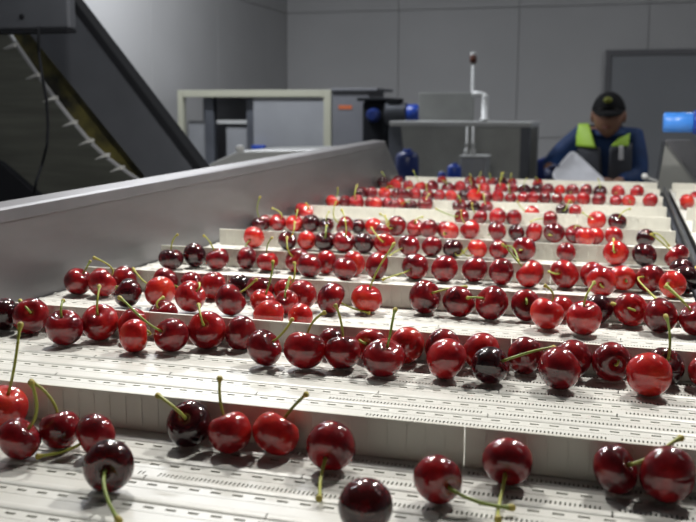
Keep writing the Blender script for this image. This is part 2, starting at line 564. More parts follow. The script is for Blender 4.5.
for ln in DATA.strip().splitlines():
    t = ln.split(); cx, cy, w = float(t[0]), float(t[1]), float(t[2])
    r = .0132
    for _ in range(4):
        P = onz(cx, cy, ZB+r*.97); z = (P-CAM).dot(f0); r = min(.0148, max(.0112, .5*w*z/F))
    lane = 1 if P.x > XR+.01 else 0
    CH.append(dict(px=(cx, cy), w=w, c=t[3], r=r, P=Vector((P.x, P.y)), P0=Vector((P.x, P.y)), lane=lane,
                   st=[float(q) for q in t[4:]] if len(t) > 4 else None))
for q in CH:      # the compartment each cherry lies in
    base = [-9] + YC
    k = 0
    for j, y in enumerate(YC):                # count the cleats it shows above
        tl, tr_ = px_of(Vector((CL, y, ZB+HC))), px_of(Vector((XR, y, ZB+HC)))
        tt = tl[1] + (tr_[1]-tl[1])*(q['px'][0]-tl[0])/(tr_[0]-tl[0])
        if q['px'][1] < tt + .12*q['w']: k = j+1
    q['k'] = k
def limits(a):
    k, r = a['k'], a['r']*1.03
    return (YC[k-1]+.0052+r if k > 0 else -9), (YC[k]-.0009-r if k < len(YC) else 9)
for a in CH:                                  # slide each one along its line of sight into its compartment
    lo, hi = limits(a); y = min(max(a['P'].y, lo), hi); d = ray(*a['px'])
    z = CAM.z + d.z*y/d.y if y < a['P'].y else ZB+a['r']
    a['Q'] = Vector((d.x*y/d.y if y != a['P'].y else a['P'].x, y, max(z, ZB+a['r'])))
    if a['Q'].z-ZB-a['r'] < .0045: a['Q'].z = ZB+a['r']
for it in range(400):
    mv = 0
    for i, a in enumerate(CH):
        for b in CH[i+1:]:
            if a['k'] != b['k'] or a['lane'] != b['lane']: continue
            d = b['Q']-a['Q']; L = d.length; need = (a['r']+b['r'])*1.01
            if L < need:
                if L < 1e-6: d = Vector((1, .3, 0)); L = d.length
                d.y *= 1.6
                s = d.normalized()*(need-L)*.5; a['Q'] -= s; b['Q'] += s; mv = max(mv, need-L)
    for a in CH:
        q = a['Q']; r = a['r']*1.03; lo, hi = limits(a); q.y = min(max(q.y, lo), hi)
        x0, x1 = (XL+.001, XR+.004) if a['lane'] == 0 else (XR2, XR3)
        if a['lane'] == 0: q.x = min(max(q.x, x0+r), XR-.6*r)
        else: q.x = max(q.x, x0+.6*r)
        q.z = max(ZB+a['r'], q.z-.0002)
    if mv < 2e-4: break
for a in sorted(CH, key=lambda a: a['Q'].z):   # settle: drop until something carries it
    z = ZB+a['r']
    for b in CH:
        if b is a or b['k'] != a['k'] or b['lane'] != a['lane'] or b['Q'].z > a['Q'].z: continue
        h = math.hypot(b['Q'].x-a['Q'].x, b['Q'].y-a['Q'].y); sr_ = (a['r']+b['r'])*.985
        if h < sr_ and b['Q'].z < a['Q'].z-.002: z = max(z, b['Q'].z+math.sqrt(sr_*sr_-h*h))
    a['Q'].z = min(z, a['Q'].z) if a['Q'].z > ZB+a['r']+1e-5 else z if z <= ZB+a['r'] else a['Q'].z
    a['P'] = Vector((a['Q'].x, a['Q'].y))
print('LIFTED', sum(1 for a in CH if a['Q'].z > ZB+a['r']+.001))
for a in CH:
    e = px_of(a['Q']); a['e'] = (e[0]-a['px'][0], e[1]-a['px'][1])
print('PXERR', [(a['px'], round(a['e'][0]), round(a['e'][1])) for a in CH if abs(a['e'][0])+abs(a['e'][1]) > 7])
tot = [(0, 0)]
print('CHERRIES', len(CH), 'relax iters', it, 'worst moves', [(round(d*1000, 1), p) for d, p in tot[:1]])

def ordinal(n):
    w = ['first','second','third','fourth','fifth','sixth','seventh','eighth','ninth','tenth','eleventh','twelfth','thirteenth','fourteenth','fifteenth','sixteenth','seventeenth','eighteenth','nineteenth','twentieth']
    if n < 20: return w[n]
    tens = {2: 'twenty', 3: 'thirty', 4: 'forty'}[(n+1)//10]; u = (n+1) % 10
    return (tens+'-'+w[u-1]) if u else {3: 'thirtieth', 4: 'fortieth'}[(n+1)//10]
COLN = {'d': ['near-black', 'dark burgundy'], 'm': ['deep crimson', 'dark red'], 'r': ['glossy red', 'rich red'], 'b': ['bright red', 'light scarlet']}
ks = sorted(set(a['k'] for a in CH if a['lane'] == 0))
random.seed(3)
for lane in (0, 1):
    for k in sorted(set(a['k'] for a in CH if a['lane'] == lane)):
        row = [a for a in CH if a['k'] == k and a['lane'] == lane]
        row.sort(key=lambda a: px_of(Vector((a['P'].x, a['P'].y, ZB+a['r'])))[0])
        for i, a in enumerate(row):
            r = a['r']; C3 = a['Q'].copy(); lift = C3.z-ZB-r
            sh = Vector((a['P'].x-a['P0'].x, a['P'].y-a['P0'].y, 0))
            dz = px_of(C3)[0]-a['px'][0], px_of(C3)[1]-a['px'][1]
            stem_pts = None
            if a['st']:
                ax, ay, tx, ty = a['st']; ax += dz[0]; ay += dz[1]; tx += dz[0]*.6; ty += dz[1]*.6
                d = ray(ax, ay).normalized(); oc = C3-CAM; tb = d.dot(oc); cl = CAM+d*tb; off = (cl-C3).length
                if off < r*.93: hit = cl - d*math.sqrt(r*r-off*off)
                else: hit = C3 + (cl-C3).normalized()*r
                n = (hit-C3).normalized()
                dd = ray(tx, ty); zc = (C3-CAM).dot(f0)
                tip = CAM + dd*zc
                if tip.z < ZB+.0035: tip = onz(tx, ty, ZB+.0035)
                v = tip-hit; Lmax = .058
                if v.length > Lmax: tip = hit + v*(Lmax/v.length)
                if tip.z < ZB+.0035: tip.z = ZB+.0035
                stem_pts = (hit, n, tip)
            else:
                n = Vector((random.uniform(-1, 1), random.uniform(.2, 1), random.uniform(-.5, .35))).normalized()
            me = random.choice(BASES[a['c']])
            o = bpy.data.objects.new('cherry', me); COL.objects.link(o)
            q = n.to_track_quat('Z', 'Y') @ Matrix.Rotation(random.uniform(0, 2*PI), 3, 'Z').to_quaternion()
            o.rotation_mode = 'QUATERNION'; o.rotation_quaternion = q; sx_ = (r*random.uniform(.97, 1.07), r*random.uniform(.95, 1.02), r*random.uniform(.93, 1.02)); o.scale = sx_
            zmin = min((q @ Vector((v.co.x*sx_[0], v.co.y*sx_[1], v.co.z*sx_[2]))).z for v in me.vertices)
            C3.z = (ZB - zmin + .0008) if lift < .001 else C3.z; o.location = C3
            cn = COLN[a['c']][random.randrange(2)]
            if stem_pts:
                hit, n, tip = stem_pts
                up = tip.z-hit.z; 
                sd = ('stem lying down' if tip.z < ZB+.012 else 'stem pointing up' if up > .6*(tip-hit).length else 'slanting stem') if (tip-hit).length > .009 else 'short stem stub'
            else: sd = None
            if lane == 0:
                rn = 'front row' if k == ks[0] else ('last visible row' if k == ks[-1] else ordinal(ks.index(k)) + ' row')
                pos = ('leftmost' if i == 0 else 'rightmost' if i == len(row)-1 else ordinal(i)+' from left')
                lb = f"{cn} cherry{' with '+sd if sd else ''}, {pos} in the {rn}" + (' from camera' if 'last' not in rn and sd is None else '')
                grp = f'cherries in the {rn} of the wide belt'
            else:
                lb = f"{cn} cherry{' with '+sd if sd else ''} on the narrow right belt, {ordinal(i)} from the dark gap"; grp = 'cherries on the narrow right belt'
            tag(o, lb, 'cherry', grp)
            if stem_pts:
                hit, n, tip = stem_pts; p0 = C3 + n*r*.68
                Ls = (tip-hit).length; c1 = hit + n*max(Ls*.35, .002)
                side = n.cross(tip-hit); side = side.normalized() if side.length > 1e-6 else Vector((1, 0, 0))
                c2 = tip*.68 + c1*.32 + side*Ls*.06*random.uniform(-1, 1) + Vector((0, 0, Ls*.04))
                pts = []; ns = 12
                for s_ in range(ns+1):
                    t = s_/ns
                    pts.append(p0*(1-t)**3 + c1*3*t*(1-t)**2 + c2*3*t*t*(1-t) + tip*t**3)
                for p in pts: p.z = max(p.z, ZB+.0012)
                bm = BM(); rad = []
                sr = .00088
                for s_ in range(ns+1):
                    t = s_/ns; rad.append(sr*(1.25 if s_ == 0 else 1.0) + (.0010*((t-.82)/.18) if t > .82 and Ls > .008 else 0))
                pts.append(pts[-1] + (pts[-1]-pts[-2]).normalized()*.0013); rad.append(rad[-1]*.72)
                tube(bm, pts, rad, 8)
                # knob takes its own tone at the picked end
                for f in bm.faces:
                    if (f.calc_center_median()-pts[-1]).length < min(.0035, Ls*.2): f.material_index = 1
                inv = Matrix.LocRotScale(C3, q, Vector(sx_)).inverted()
                bmesh.ops.transform(bm, matrix=inv, verts=bm.verts)
                me2 = bpy.data.meshes.new('stem'); bmesh.ops.recalc_face_normals(bm, faces=bm.faces); bm.to_mesh(me2); bm.free()
                me2.materials.append(M['stem2'] if random.random() < .35 else M['stem']); me2.materials.append(M['knob'])
                for p in me2.polygons: p.use_smooth = True
                so = add_obj('stem', me2, o)

# ------------------------------------------------------------------ inclined elevator on the left
YE = 2.15; DE = .34
def A(x, y, Y=YE): return at(x, y, Y)
el = thing('inclined_elevator', 'dark grey inclined elevator conveyor with white flights rising to upper left', 'conveyor', (A(90, 90).x, YE, 0))
V = Vector
bm = BM()   # side panel: inner dark sheet
prism(bm, [A(-14, -20), A(50, -20), A(214, 195), A(160, 195)], V((0, .02, 0))); fin('side_panel', bm, M['dgrey2'], el)
bm = BM(); prism(bm, [A(47, -20), A(58.5, -20), A(222, 195), A(211, 195)], V((0, .055, 0))); fin('edge_channel', bm, M['black'], el, bevel=.003)
bm = BM(); prism(bm, [A(x, y, YE+.03) for x, y in ((6, 30), (30, 30), (178, 194), (157, 194), (119, 168), (89, 143), (53, 99), (19, 51))], V((0, .02, 0))); fin('soiled_liner', bm, M['yellow'], el, bevel=.002)
bm = BM(); ln = [(8, 33), (20, 51), (38, 77), (54, 99), (73, 123), (90, 143), (105, 157), (120, 168), (136, 179), (160, 196)]
for (xa, ya), (xb, yb_) in zip(ln[:-1], ln[1:]):
    pA, pB = A(xa, ya, YE-.02), A(xb, yb_, YE-.02); dv = pB-pA; nv = V((-dv.z, 0, dv.x)).normalized()*.0028
    prism(bm, [pA-nv, pA+nv, pB+nv, pB-nv], V((0, .012, 0)))
fin('return_belt', bm, M['cgrey'], el)
for (hx, hy) in ((12, 46), (35, 76), (52, 99), (71.5, 123.5), (88, 142), (104, 156.5), (119, 169)):
    bm = BM(); b0 = at(hx+2, hy-2, YE-.03); e1 = at(hx-5, hy+1.0, YE-.03); e2 = at(hx-9.5, hy+3.0, YE-.03)
    th = V((0, 0, .0035))
    prism(bm, [b0+th*1.0, e1+th*.55, e2+th*.2, e2-th*.2, e1-th*.5, b0-th*1.0-V((0,0,.003))], V((0, .02, 0))); fin('flight', bm, M['offw'], el, bevel=.001)
for x in (A(70, 60).x - .9, A(190, 195).x):
    bm = BM(); box(bm, x-.03, x+.03, YE+.025, YE+.085, .001, 2.2 if x < -1.6 else A(0, 185).z); fin('support_post', bm, M['dgrey'], el)
hb = thing('drive_housing', 'slate steel box housing at upper left above the elevator', 'machine housing', (A(10, 10).x, YE-.25, A(40, 28, YE-.22).z))
bm = BM(); c0 = at(-60, 25, YE-.22); c1 = at(69.5, 28.5, YE-.22); box(bm, c0.x, c1.x, YE-.22, YE-.19, c1.z, c1.z+.42); fin('casing', bm, M['dgrey2'], hb, bevel=.006)
bm = BM(); box(bm, c0.x-.01, c1.x-.004, YE-.224, YE-.186, c1.z-.008, c1.z-.0002); fin('bottom_flange', bm, M['black'], hb)
bm = BM(); b = at(22, 16.5, YE-.22); lathe(bm, b+V((0, .002, 0)), V((0, -1, 0)), [(0, .007), (.004, .007), (.007, .004)], 6); fin('bolt', bm, M['black'], hb)
bm = BM(); box(bm, c0.x+.05, c0.x+.11, YE-.22, YE-.19, c1.z+.42, HW-.002); fin('hanger', bm, M['dgrey'], hb)
bm = BM(); yc_ = YE-.27
cp = [at(x, y, yc_+.05*abs(math.sin(y))) for x, y in ((39, 27), (38.5, 40), (39, 52), (42, 75), (46.5, 100), (48, 125), (47, 145), (42, 165), (36, 182), (33, 200))]
cp2 = []
for i in range(len(cp)-1):
    for s_ in range(4): cp2.append(cp[i].lerp(cp[i+1], s_/4))
cp2.append(cp[-1])
tube(bm, cp2, .0035, 8); fin('cable', bm, M['black'], hb)
# slatted guard panel behind the elevator, grey green
sp = thing('slatted_guard', 'grey green slatted metal guard seen under the inclined elevator', 'machine guard', (A(40, 150, 2.7).x, 2.7, 0))
bm = BM(); zt = at(0, 30, 2.7).z; x0 = at(-70, 100, 2.7).x; x1 = at(150, 100, 2.7).x
z = .9
while z < zt+.3:
    py_ = px_of(V((x0, 2.7, z)))[1]
    xe = min(x1, at(42 + .83*py_, 100, 2.7).x)
    prism(bm, [V((x0, 2.702, z)), V((x0, 2.714, z)), V((x0, 2.714, z+.0519)), V((x0, 2.702, z+.0519))], V((xe-x0, 0, 0))) ; z += .052
x_ = at(205, 160, 2.7).x
fin('slat_panel', bm, M['olive'], sp)
for x in (x0+.02, x1-.04):
    bm = BM(); box(bm, x-.02, x+.02, 2.7145, 2.76, .001, 1.0); fin('post', bm, M['dgrey'], sp)
bm = BM(); prism(bm, [at(-30, 148, 2.3), at(0, 163, 2.3), at(36, 194, 2.3), at(60, 215, 2.3), V((at(60, 215, 2.3).x, 2.3, .001)), V((at(-30, 215, 2.3).x, 2.3, .001))], V((0, .03, 0)))
o = fin('lower_chute', bm, M['black'], bevel=.003); tag(o, 'black sloping chute corner at left edge just above the steel guard rim', 'chute')

# pale steel tray behind the guard
YT = 3.2
tr_t = thing('steel_tray', 'pale metal tray table rising just behind the left steel guard, white knob on it', 'tray', (at(270, 160, YT).x, YT+.2, 0))
bm = BM(); prism(bm, [at(196, 172, YT), at(212, 162.5, YT), at(238, 151, YT), at(330, 149, YT), at(345, 172, YT)], V((0, .4, 0)))
fin('tray_body', bm, M['offw'], tr_t, bevel=.01)
bm = BM(); c = at(240, 149.5, YT+.02); lathe(bm, c-V((0, 0, .016)), V((0, 0, 1)), [(0, .008), (.006, .007), (.008, .012), (.014, .016), (.022, .0165), (.03, .012), (.033, .003)], 16)
fin('knob', bm, M['white'], tr_t)
zb_ = at(345, 172, YT).z
for px_, yy in ((205, YT+.03), (335, YT+.03), (205, YT+.35), (335, YT+.35)):
    bm = BM(); x = at(px_, 172, YT).x; box(bm, x-.015, x+.015, yy-.015, yy+.015, .001, zb_-.001); fin('leg', bm, M['steel2'], tr_t)

# ------------------------------------------------------------------ glazed cabinet machine, back left
YM = 6.3
a = at(177, 92, YM); b = at(331, 88, YM); top = (a.z+b.z)/2
cm = thing('glazed_cabinet', 'large grey machine cabinet with beige framed opening by the left wall', 'machine cabinet', ((a.x+b.x)/2, YM, 0))
fwid = .045
bm = BM(); box(bm, a.x, a.x+fwid, YM, YM+.05, .001, top); box(bm, b.x-.055, b.x, YM, YM+.05, .001, top)
box(bm, a.x+fwid, b.x-.055, YM, YM+.05, top-.05, top); box(bm, a.x+fwid, b.x-.055, YM, YM+.05, .5, .55); fin('beige_frame', bm, M['beige'], cm, bevel=.004)
xr = lambda p: at(p, 120, YM+.05).x
bm = BM(); box(bm, xr(255), b.x-.055, YM+.02, YM+.04, .55, top-.05); fin('door_panel', bm, M['cgrey'], cm, bevel=.002)
bm = BM(); box(bm, a.x+fwid, b.x-.055, YM+.34, YM+.36, .0, top-.02); fin('rear_panel', bm, M['cgrey2'], cm)
bm = BM(); box(bm, a.x+.003, b.x-.003, YM+.05, YM+.36, top-.03, top-.002); fin('top_panel', bm, M['cgrey'], cm)
for p0_, p1_ in ((204, 213), (246, 254)):
    bm = BM(); box(bm, xr(p0_), xr(p1_), YM+.06, YM+.12, .3, top-.03); fin('inner_post', bm, M['dgrey2'], cm, bevel=.003)
bm = BM(); box(bm, xr(214), xr(245), YM+.10, YM+.3, at(230, 122, YM+.1).z-.012, at(230, 122, YM+.1).z+.014); fin('shelf', bm, M['offw'], cm)
bm = BM(); box(bm, xr(184), xr(203), YM+.12, YM+.2, .4, at(190, 121, YM+.1).z); fin('inner_box', bm, M['cgrey'], cm, bevel=.004)
bm = BM(); box(bm, xr(222), xr(244), YM+.12, YM+.2, .4, at(190, 126, YM+.1).z); fin('inner_box', bm, M['cgrey'], cm, bevel=.004)
bm = BM(); c = at(260, 148, YM-.03); box(bm, c.x-.06, c.x+.04, YM-.05, YM-.001, c.z-.04, c.z+.02); fin('blue_latch', bm, M['blue'], cm, bevel=.006)
# slate control box at its right
a2 = at(332, 92, YM-.1); b2 = at(378, 88, YM-.1)
cb = thing('control_box', 'slate grey control cabinet with small orange label right of the beige frame', 'control cabinet', ((a2.x+b2.x)/2, YM, 0))
bm = BM(); box(bm, a2.x, b2.x-.06, YM-.1, YM+.3, .001, b2.z-.02); fin('casing', bm, M['cgrey2'], cb, bevel=.006)
bm = BM(); box(bm, a2.x, b2.x+.0, YM-.12, YM+.32, b2.z-.02, b2.z); fin('lid', bm, M['cgrey2'], cb, bevel=.004)
c = at(345, 107, YM-.1); bm = BM(); box(bm, c.x-.045, c.x+.05, YM-.104, YM-.1, c.z-.014, c.z+.012); fin('label_plate', bm, M['orange'], cb)
# dark motor unit
YD = 5.8
dm = thing('dark_motor_unit', 'black machine with round ribbed motor between control cabinet and tank', 'motor', (at(375, 120, YD).x, YD, 0))
a3 = at(362, 101, YD); b3 = at(387, 101, YD)
bm = BM(); box(bm, a3.x, b3.x, YD, YD+.35, .3, a3.z); fin('casing', bm, M['black'], dm, bevel=.02)
bm = BM(); box(bm, a3.x-.03, b3.x+.02, YD-.02, YD+.37, a3.z, a3.z+.02); fin('cover', bm, M['black'], dm, bevel=.006)
bm = BM(); box(bm, (a3.x+b3.x)/2-.05, (a3.x+b3.x)/2+.05, YD+.1, YD+.2, .001, .3); fin('foot', bm, M['black'], dm)
bm = BM(); c = at(374, 112, YD); lathe(bm, V((c.x, YD-.001, c.z-.02)), V((0, -1, 0)), [(0, .045), (.02, .045), (.03, .03), (.05, .028)], 20); fin('shaft_boss', bm, M['navy'], dm)
# round dark motor with blue end at tank's left
c0 = at(387, 112, 5.52); Yq = 5.52
mo = thing('tank_motor', 'dark grey round motor with blue end cap on left end of tank rim', 'motor', (c0.x, Yq, 0))
bm = BM(); pr = []
for i in range(9): pr += [(i*.014, .064), (i*.014+.006, .064), (i*.014+.007, .057), (i*.014+.013, .057)]
lathe(bm, V((c0.x, Yq, c0.z-.008)), V((1, 0, 0)), pr, 24); fin('ribbed_body', bm, M['dgrey2'], mo)
bm = BM(); lathe(bm, V((c0.x+.126, Yq, c0.z-.01)), V((1, 0, 0)), [(0, .05), (.006, .056), (.06, .056), (.078, .045), (.08, .0)], 24); fin('end_cap', bm, M['blue'], mo)
bm = BM(); box(bm, c0.x+.01, c0.x+.09, Yq-.04, Yq+.04, c0.z+.045, c0.z+.075); fin('terminal_box', bm, M['black'], mo, bevel=.005)
bm = BM(); box(bm, c0.x+.02, c0.x+.10, Yq-.03, Yq+.05, .001, c0.z-.062); fin('bracket', bm, M['dgrey2'], mo)

# ------------------------------------------------------------------ steel tank with bright rim
YK = 4.9
a = at(390, 124.5, YK); b = at(531, 122.5, YK); zt = (a.z+b.z)/2
tk = thing('steel_tank', 'open grey steel tank with bright rim in the middle background', 'tank', ((a.x+b.x)/2, YK, 0))
ew = .02
bm = BM(); box(bm, a.x, b.x, YK-.015, YK+.02, zt-.016, zt+.010); box(bm, a.x, b.x, YK+.48, YK+.515, zt-.016, zt+.010)
box(bm, a.x, a.x+.03, YK+.02, YK+.48, zt-.016, zt+.010); box(bm, b.x-.03, b.x, YK+.02, YK+.48, zt-.016, zt+.010); fin('rim', bm, M['offw'], tk, bevel=.005)
x1 = b.x-.05
def taper(y, d): 
    prism(bm, [V((a.x+.06, y, zt-.016)), V((x1, y, zt-.016)), V((x1, y, .62)), V((a.x+.16, y, .62))], V((0, d, 0)))
bm = BM(); taper(YK, .008); taper(YK+.47, .008)
box(bm, x1-.008, x1, YK+.008, YK+.47, .62, zt-.016); prism(bm, [V((a.x+.06, YK+.008, zt-.016)), V((a.x+.068, YK+.008, zt-.016)), V((a.x+.168, YK+.008, .62)), V((a.x+.16, YK+.008, .62))], V((0, .462, 0)))
box(bm, a.x+.16, x1, YK, YK+.478, .61, .62); fin('body', bm, M['steel2'], tk)
bm = BM(); box(bm, b.x-.05, b.x-.003, YK-.01, YK+.04, .001, zt-.016); fin('leg', bm, M['dgrey2'], tk, bevel=.004)
for x, y in ((a.x+.18, YK), (a.x+.18, YK+.43), (b.x-.05, YK+.45)):
    bm = BM(); box(bm, x, x+.045, y, y+.045, .001, .61 if x < b.x-.2 else zt-.02); fin('leg', bm, M['steel2'], tk, bevel=.004)
# splash plate behind the tank
bp_ = thing('splash_plate', 'upright pale grey plate standing behind the tank rim', 'panel', (at(450, 110, YK+.55).x, YK+.56, 0))
q0 = at(419, 93, YK+.55); q1 = at(474, 92, YK+.55)
bm = BM(); box(bm, q0.x, q1.x, YK+.55, YK+.57, .7, q0.z); fin('plate', bm, M['plate'], bp_, bevel=.003)
bm = BM(); box(bm, q0.x, q1.x, YK+.551, YK+.569, q0.z, q0.z+.008); fin('top_edge', bm, M['offw'], bp_)
for x in (q0.x+.02, q1.x-.06):
    bm = BM(); box(bm, x, x+.04, YK+.57, YK+.6, .001, .9); fin('support', bm, M['steel2'], bp_)
# signal pole
c = at(472.5, 92, YK+.68)
pl = thing('signal_pole', 'slim grey pole with small reddish brown lamp on top behind tank', 'signal lamp', (c.x, YK+.68, 0))
zt2 = at(472.5, 63, YK+.68).z
bm = BM(); lathe(bm, V((c.x, YK+.68, .001)), V((0, 0, 1)), [(0, .05), (.01, .05), (.012, .010), (zt2-.001, .010)], 12); fin('pole', bm, M['offw'], pl)
bm = BM(); lathe(bm, V((c.x, YK+.68, zt2)), V((0, 0, 1)), [(0, .018), (.012, .019), (.014, .021), (.034, .021), (.046, .012), (.048, .002)], 14); fin('lens', bm, M['amber'], pl)
bm = BM(); lathe(bm, V((c.x, YK+.68, zt2+.044)), V((0, 0, 1)), [(0, .014), (.012, .018), (.016, .012), (.017, .002)], 14); fin('lamp_cap', bm, M['white'], pl)
# white stand-pipe post on rim
c = at(479.5, 108, YK+.3); t_ = at(479.5, 92.5, YK+.3)
po = thing('white_standpipe', 'short thick white upright pipe on the tank rim right of the plate', 'pipe', (c.x, YK+.51, zt+.01))
bm = BM(); lathe(bm, V((c.x, YK+.50, zt+.010)), V((0, 0, 1)), [(0, .026), (.012, .026), (.013, .019), (t_.z-zt-.03, .019), (t_.z-zt-.018, .017)], 16); fin('pipe', bm, M['white'], po)
bm = BM(); tube(bm, [V((c.x+.004, YK+.5, t_.z-.022)), V((c.x-.005, YK+.5, t_.z-.010)), V((c.x-.035, YK+.5, t_.z-.004)), V((c.x-.075, YK+.5, t_.z-.002))], .015, 12); fin('elbow', bm, M['white'], po)
# valve pipes and pale box in front of the tank
YV = 4.55
c = at(474, 156, YV)
vb = thing('valve_box', 'pale grey box with two thin pipes rising from it before the tank', 'machine box', (c.x, YV, 0))
e0, e1 = at(460, 157, YV), at(486, 157, YV)
bm = BM(); box(bm, e0.x, e1.x, YV, YV+.14, .001, e0.z); fin('casing', bm, M['cgrey'], vb, bevel=.008)
bm = BM(); box(bm, e0.x-.006, e1.x+.006, YV-.006, YV+.146, e0.z, e0.z+.008); fin('lid', bm, M['offw'], vb, bevel=.003)
for px in (467, 473):
    bm = BM(); t_ = at(px, 128, YV+.05); lathe(bm, V((t_.x, YV+.06, e0.z+.008)), V((0, 0, 1)), [(0, .013), (.03, .013), (.031, .006), (.05, .006), (.051, .010), (.06, .010), (.061, .0055), (t_.z-e0.z, .0055)], 12); fin('pipe', bm, M['offw'], vb)
# blue jug, blue cup
def container(name, lbl, x0, x1, yt, Y, mt, cap, cat):
    p, q = at(x0, yt, Y), at(x1, yt, Y); r = (q.x-p.x)/2; cx = (p.x+q.x)/2
    st = thing('stool', 'small grey equipment stool under the ' + lbl.split(',')[0], 'stool', (cx, Y, 0))
    zb = p.z-2.6*r
    bm = BM(); box(bm, cx-r*1.3, cx+r*1.3, Y-r*1.3, Y+r*1.3, zb-.03, zb-.001); fin('top', bm, M['steel2'], st, bevel=.003)
    for i in (-1, 1):
        for j in (-1, 1):
            bm = BM(); tube(bm, [V((cx+i*r*1.1, Y+j*r*1.1, zb-.03)), V((cx+i*r*1.3, Y+j*r*1.3, .001))], .012, 8); fin('leg', bm, M['steel2'], st)
    t = thing(name, lbl, cat, (cx, Y, zb))
    bm = BM(); h = 2.6*r; lathe(bm, V((cx, Y, zb)), V((0, 0, 1)), [(0, r*.9), (.004, r), (h*.72, r), (h*.86, r*.86), (h*.93, r*.45), (h*.94, .001)], 24); fin('body', bm, M[mt], t)
    bm = BM(); lathe(bm, V((cx, Y, zb+h*.93)), V((0, 0, 1)), [(0, r*.38), (h*.07, r*.38), (h*.075, r*.2)], 16); fin('cap', bm, M[cap], t)
container('blue_jug', 'bright blue plastic jug, left of the pale valve box', 447.5, 461.5, 163, 4.4, 'blue', 'blue', 'jug')
container('navy_drum', 'dark navy rounded drum, at the far end of the left guard', 396, 419, 149, 4.3, 'navy', 'blue', 'drum')
container('small_bottle', 'small blue and white bottle, left of the blue jug', 438, 446, 171, 4.25, 'blue', 'white', 'bottle')

# ------------------------------------------------------------------ blue tube motor and steel chute at right
c = at(663, 122.5, 2.35); rr = .0235
bt = thing('blue_tube_motor', 'bright blue cylindrical motor tube entering from the right edge', 'motor', (c.x+.1, 2.35, c.z))
bm = BM(); ax = V((1, .02, .012)).normalized(); lathe(bm, c, ax, [(0, rr*.86), (.003, rr), (.068, rr), (.069, rr*.9)], 28); fin('tube', bm, M['sky'], bt)
bm = BM(); lathe(bm, c+ax*.066, ax, [(0, rr*1.0), (.002, rr*1.18), (.016, rr*1.18), (.019, rr*1.05), (.47, rr*1.05), (.472, rr*.8)], 28); fin('collar', bm, M['blue'], bt)
e = c+ax*.51; bm = BM(); box(bm, e.x-.028, e.x+.05, e.y-.03, e.y+.03, .001, e.z+.03); fin('stand', bm, M['steel2'], bt)

ch = thing('steel_chute', 'folded stainless steel chute with sloping rim at right beyond the belts', 'chute', (.25, 2.62, 0))
YQ = 2.56
r0_, r1_ = at(665, 142, YQ), at(698, 184, YQ); dl = (r1_-r0_); r2_ = r0_ + dl*3.0
g0 = at(687, 142, YQ)
bm = BM(); w_ = at(690, 142, YQ+.14)-r0_
prism(bm, [r0_, r0_+w_, r2_+w_, r2_], V((0, .002, .008))); fin('rim', bm, M['steel'], ch, bevel=.003)
bm = BM(); lo = at(659, 180, YQ)
prism(bm, [r0_+V((.002, .012, -.004)), V((lo.x, YQ+.012, lo.z)), V((lo.x, YQ+.012, ZB-.3)), V((r2_.x, YQ+.012, ZB-.3)), r2_+V((.0, .012, -.004))], V((0, .006, 0))); fin('front_sheet', bm, M['steel2'], ch)
bm = BM(); prism(bm, [r0_+V((0, .019, -.006)), V((lo.x, YQ+.019, lo.z)), V((lo.x, YQ+.019, ZB-.3)), V((lo.x+.006, YQ+.019, ZB-.3)), V((lo.x+.006, YQ+.019, lo.z)), r0_+V((.008, .019, -.006))], V((0, .25, 0))); fin('end_flange', bm, M['dgrey'], ch)
for x in (lo.x+.04, r2_.x-.05):
    bm = BM(); box(bm, x-.02, x+.02, YQ+.03, YQ+.07, .001, ZB-.25 if x < .2 else ZB-.26); fin('leg', bm, M['steel2'], ch)
kp = at(645, 176.5, 2.58); k2 = at(656, 181, 2.58)
bm = BM(); bmesh.ops.create_uvsphere(bm, u_segments=14, v_segments=10, radius=.009, matrix=Matrix.Translation(kp)); o1 = fin('lever_knob', bm, M['white'], ch, smooth=True)
bm = BM(); tube(bm, [kp+V((.004, 0, -.003)), k2, at(663, 186, 2.58)], .004, 8); fin('lever_rod', bm, M['offw'], ch)

# ------------------------------------------------------------------ worker behind the belt
YP = 5.0
def W(px, py, dy=0): return at(px, py, YP+dy)
nk = W(608, 129); cx = W(607, 120).x; sc_ = W(608, 120)
person = thing('person', 'worker in black cap, blue jacket and hi-vis vest, bending over white bin', 'person', (cx, YP+.1, 0))
def skin_mesh(name, pts, edges, rads, mt, parent, root=0, lvl=2):
    off = V(parent['_loc'])
    me = bpy.data.meshes.new(name); me.from_pydata([p-off for p in pts], edges, []); me.materials.append(mt)
    o = add_obj(name, me, parent); sk = o.modifiers.new('skin', 'SKIN'); sk.use_smooth_shade = True
    if not me.skin_vertices: 
        raise RuntimeError('no skin layer')
    d = me.skin_vertices[0].data
    for i, r in enumerate(rads):
        d[i].radius = (r, r) if not isinstance(r, tuple) else r
    d[root].use_root = True
    s = o.modifiers.new('sub', 'SUBSURF'); s.levels = lvl; s.render_levels = lvl
    return o
hd = W(608.5, 115, -.02)                       # head centre
neck = W(608, 131, .05); chest = W(607, 152, .08); belly = V((cx, YP+.14, 1.12)); pelvis = V((cx, YP+.20, .93))
shl = W(580, 139, .06); shr = W(634, 141, .06)
ell = W(557, 160, .0); elr = W(637, 178, .0)
hnl = W(547, 170, -.14); hnr = W(614, 184, -.16)
kl, kr = V((cx-.12, YP+.14, .5)), V((cx+.12, YP+.16, .5)); al, ar = V((cx-.13, YP+.2, .08)), V((cx+.13, YP+.22, .08))
tl, tr = V((cx-.15, YP+.03, .035)), V((cx+.15, YP+.05, .035)); hl_, hr_ = V((cx-.1, YP+.2, .88)), V((cx+.1, YP+.2, .88))
pts = [pelvis, belly, chest, neck, hd+V((0, .015, -.045)), hd+V((0, .018, .012)), shl, ell, hnl, shr, elr, hnr, hl_, kl, al, tl, hr_, kr, ar, tr]
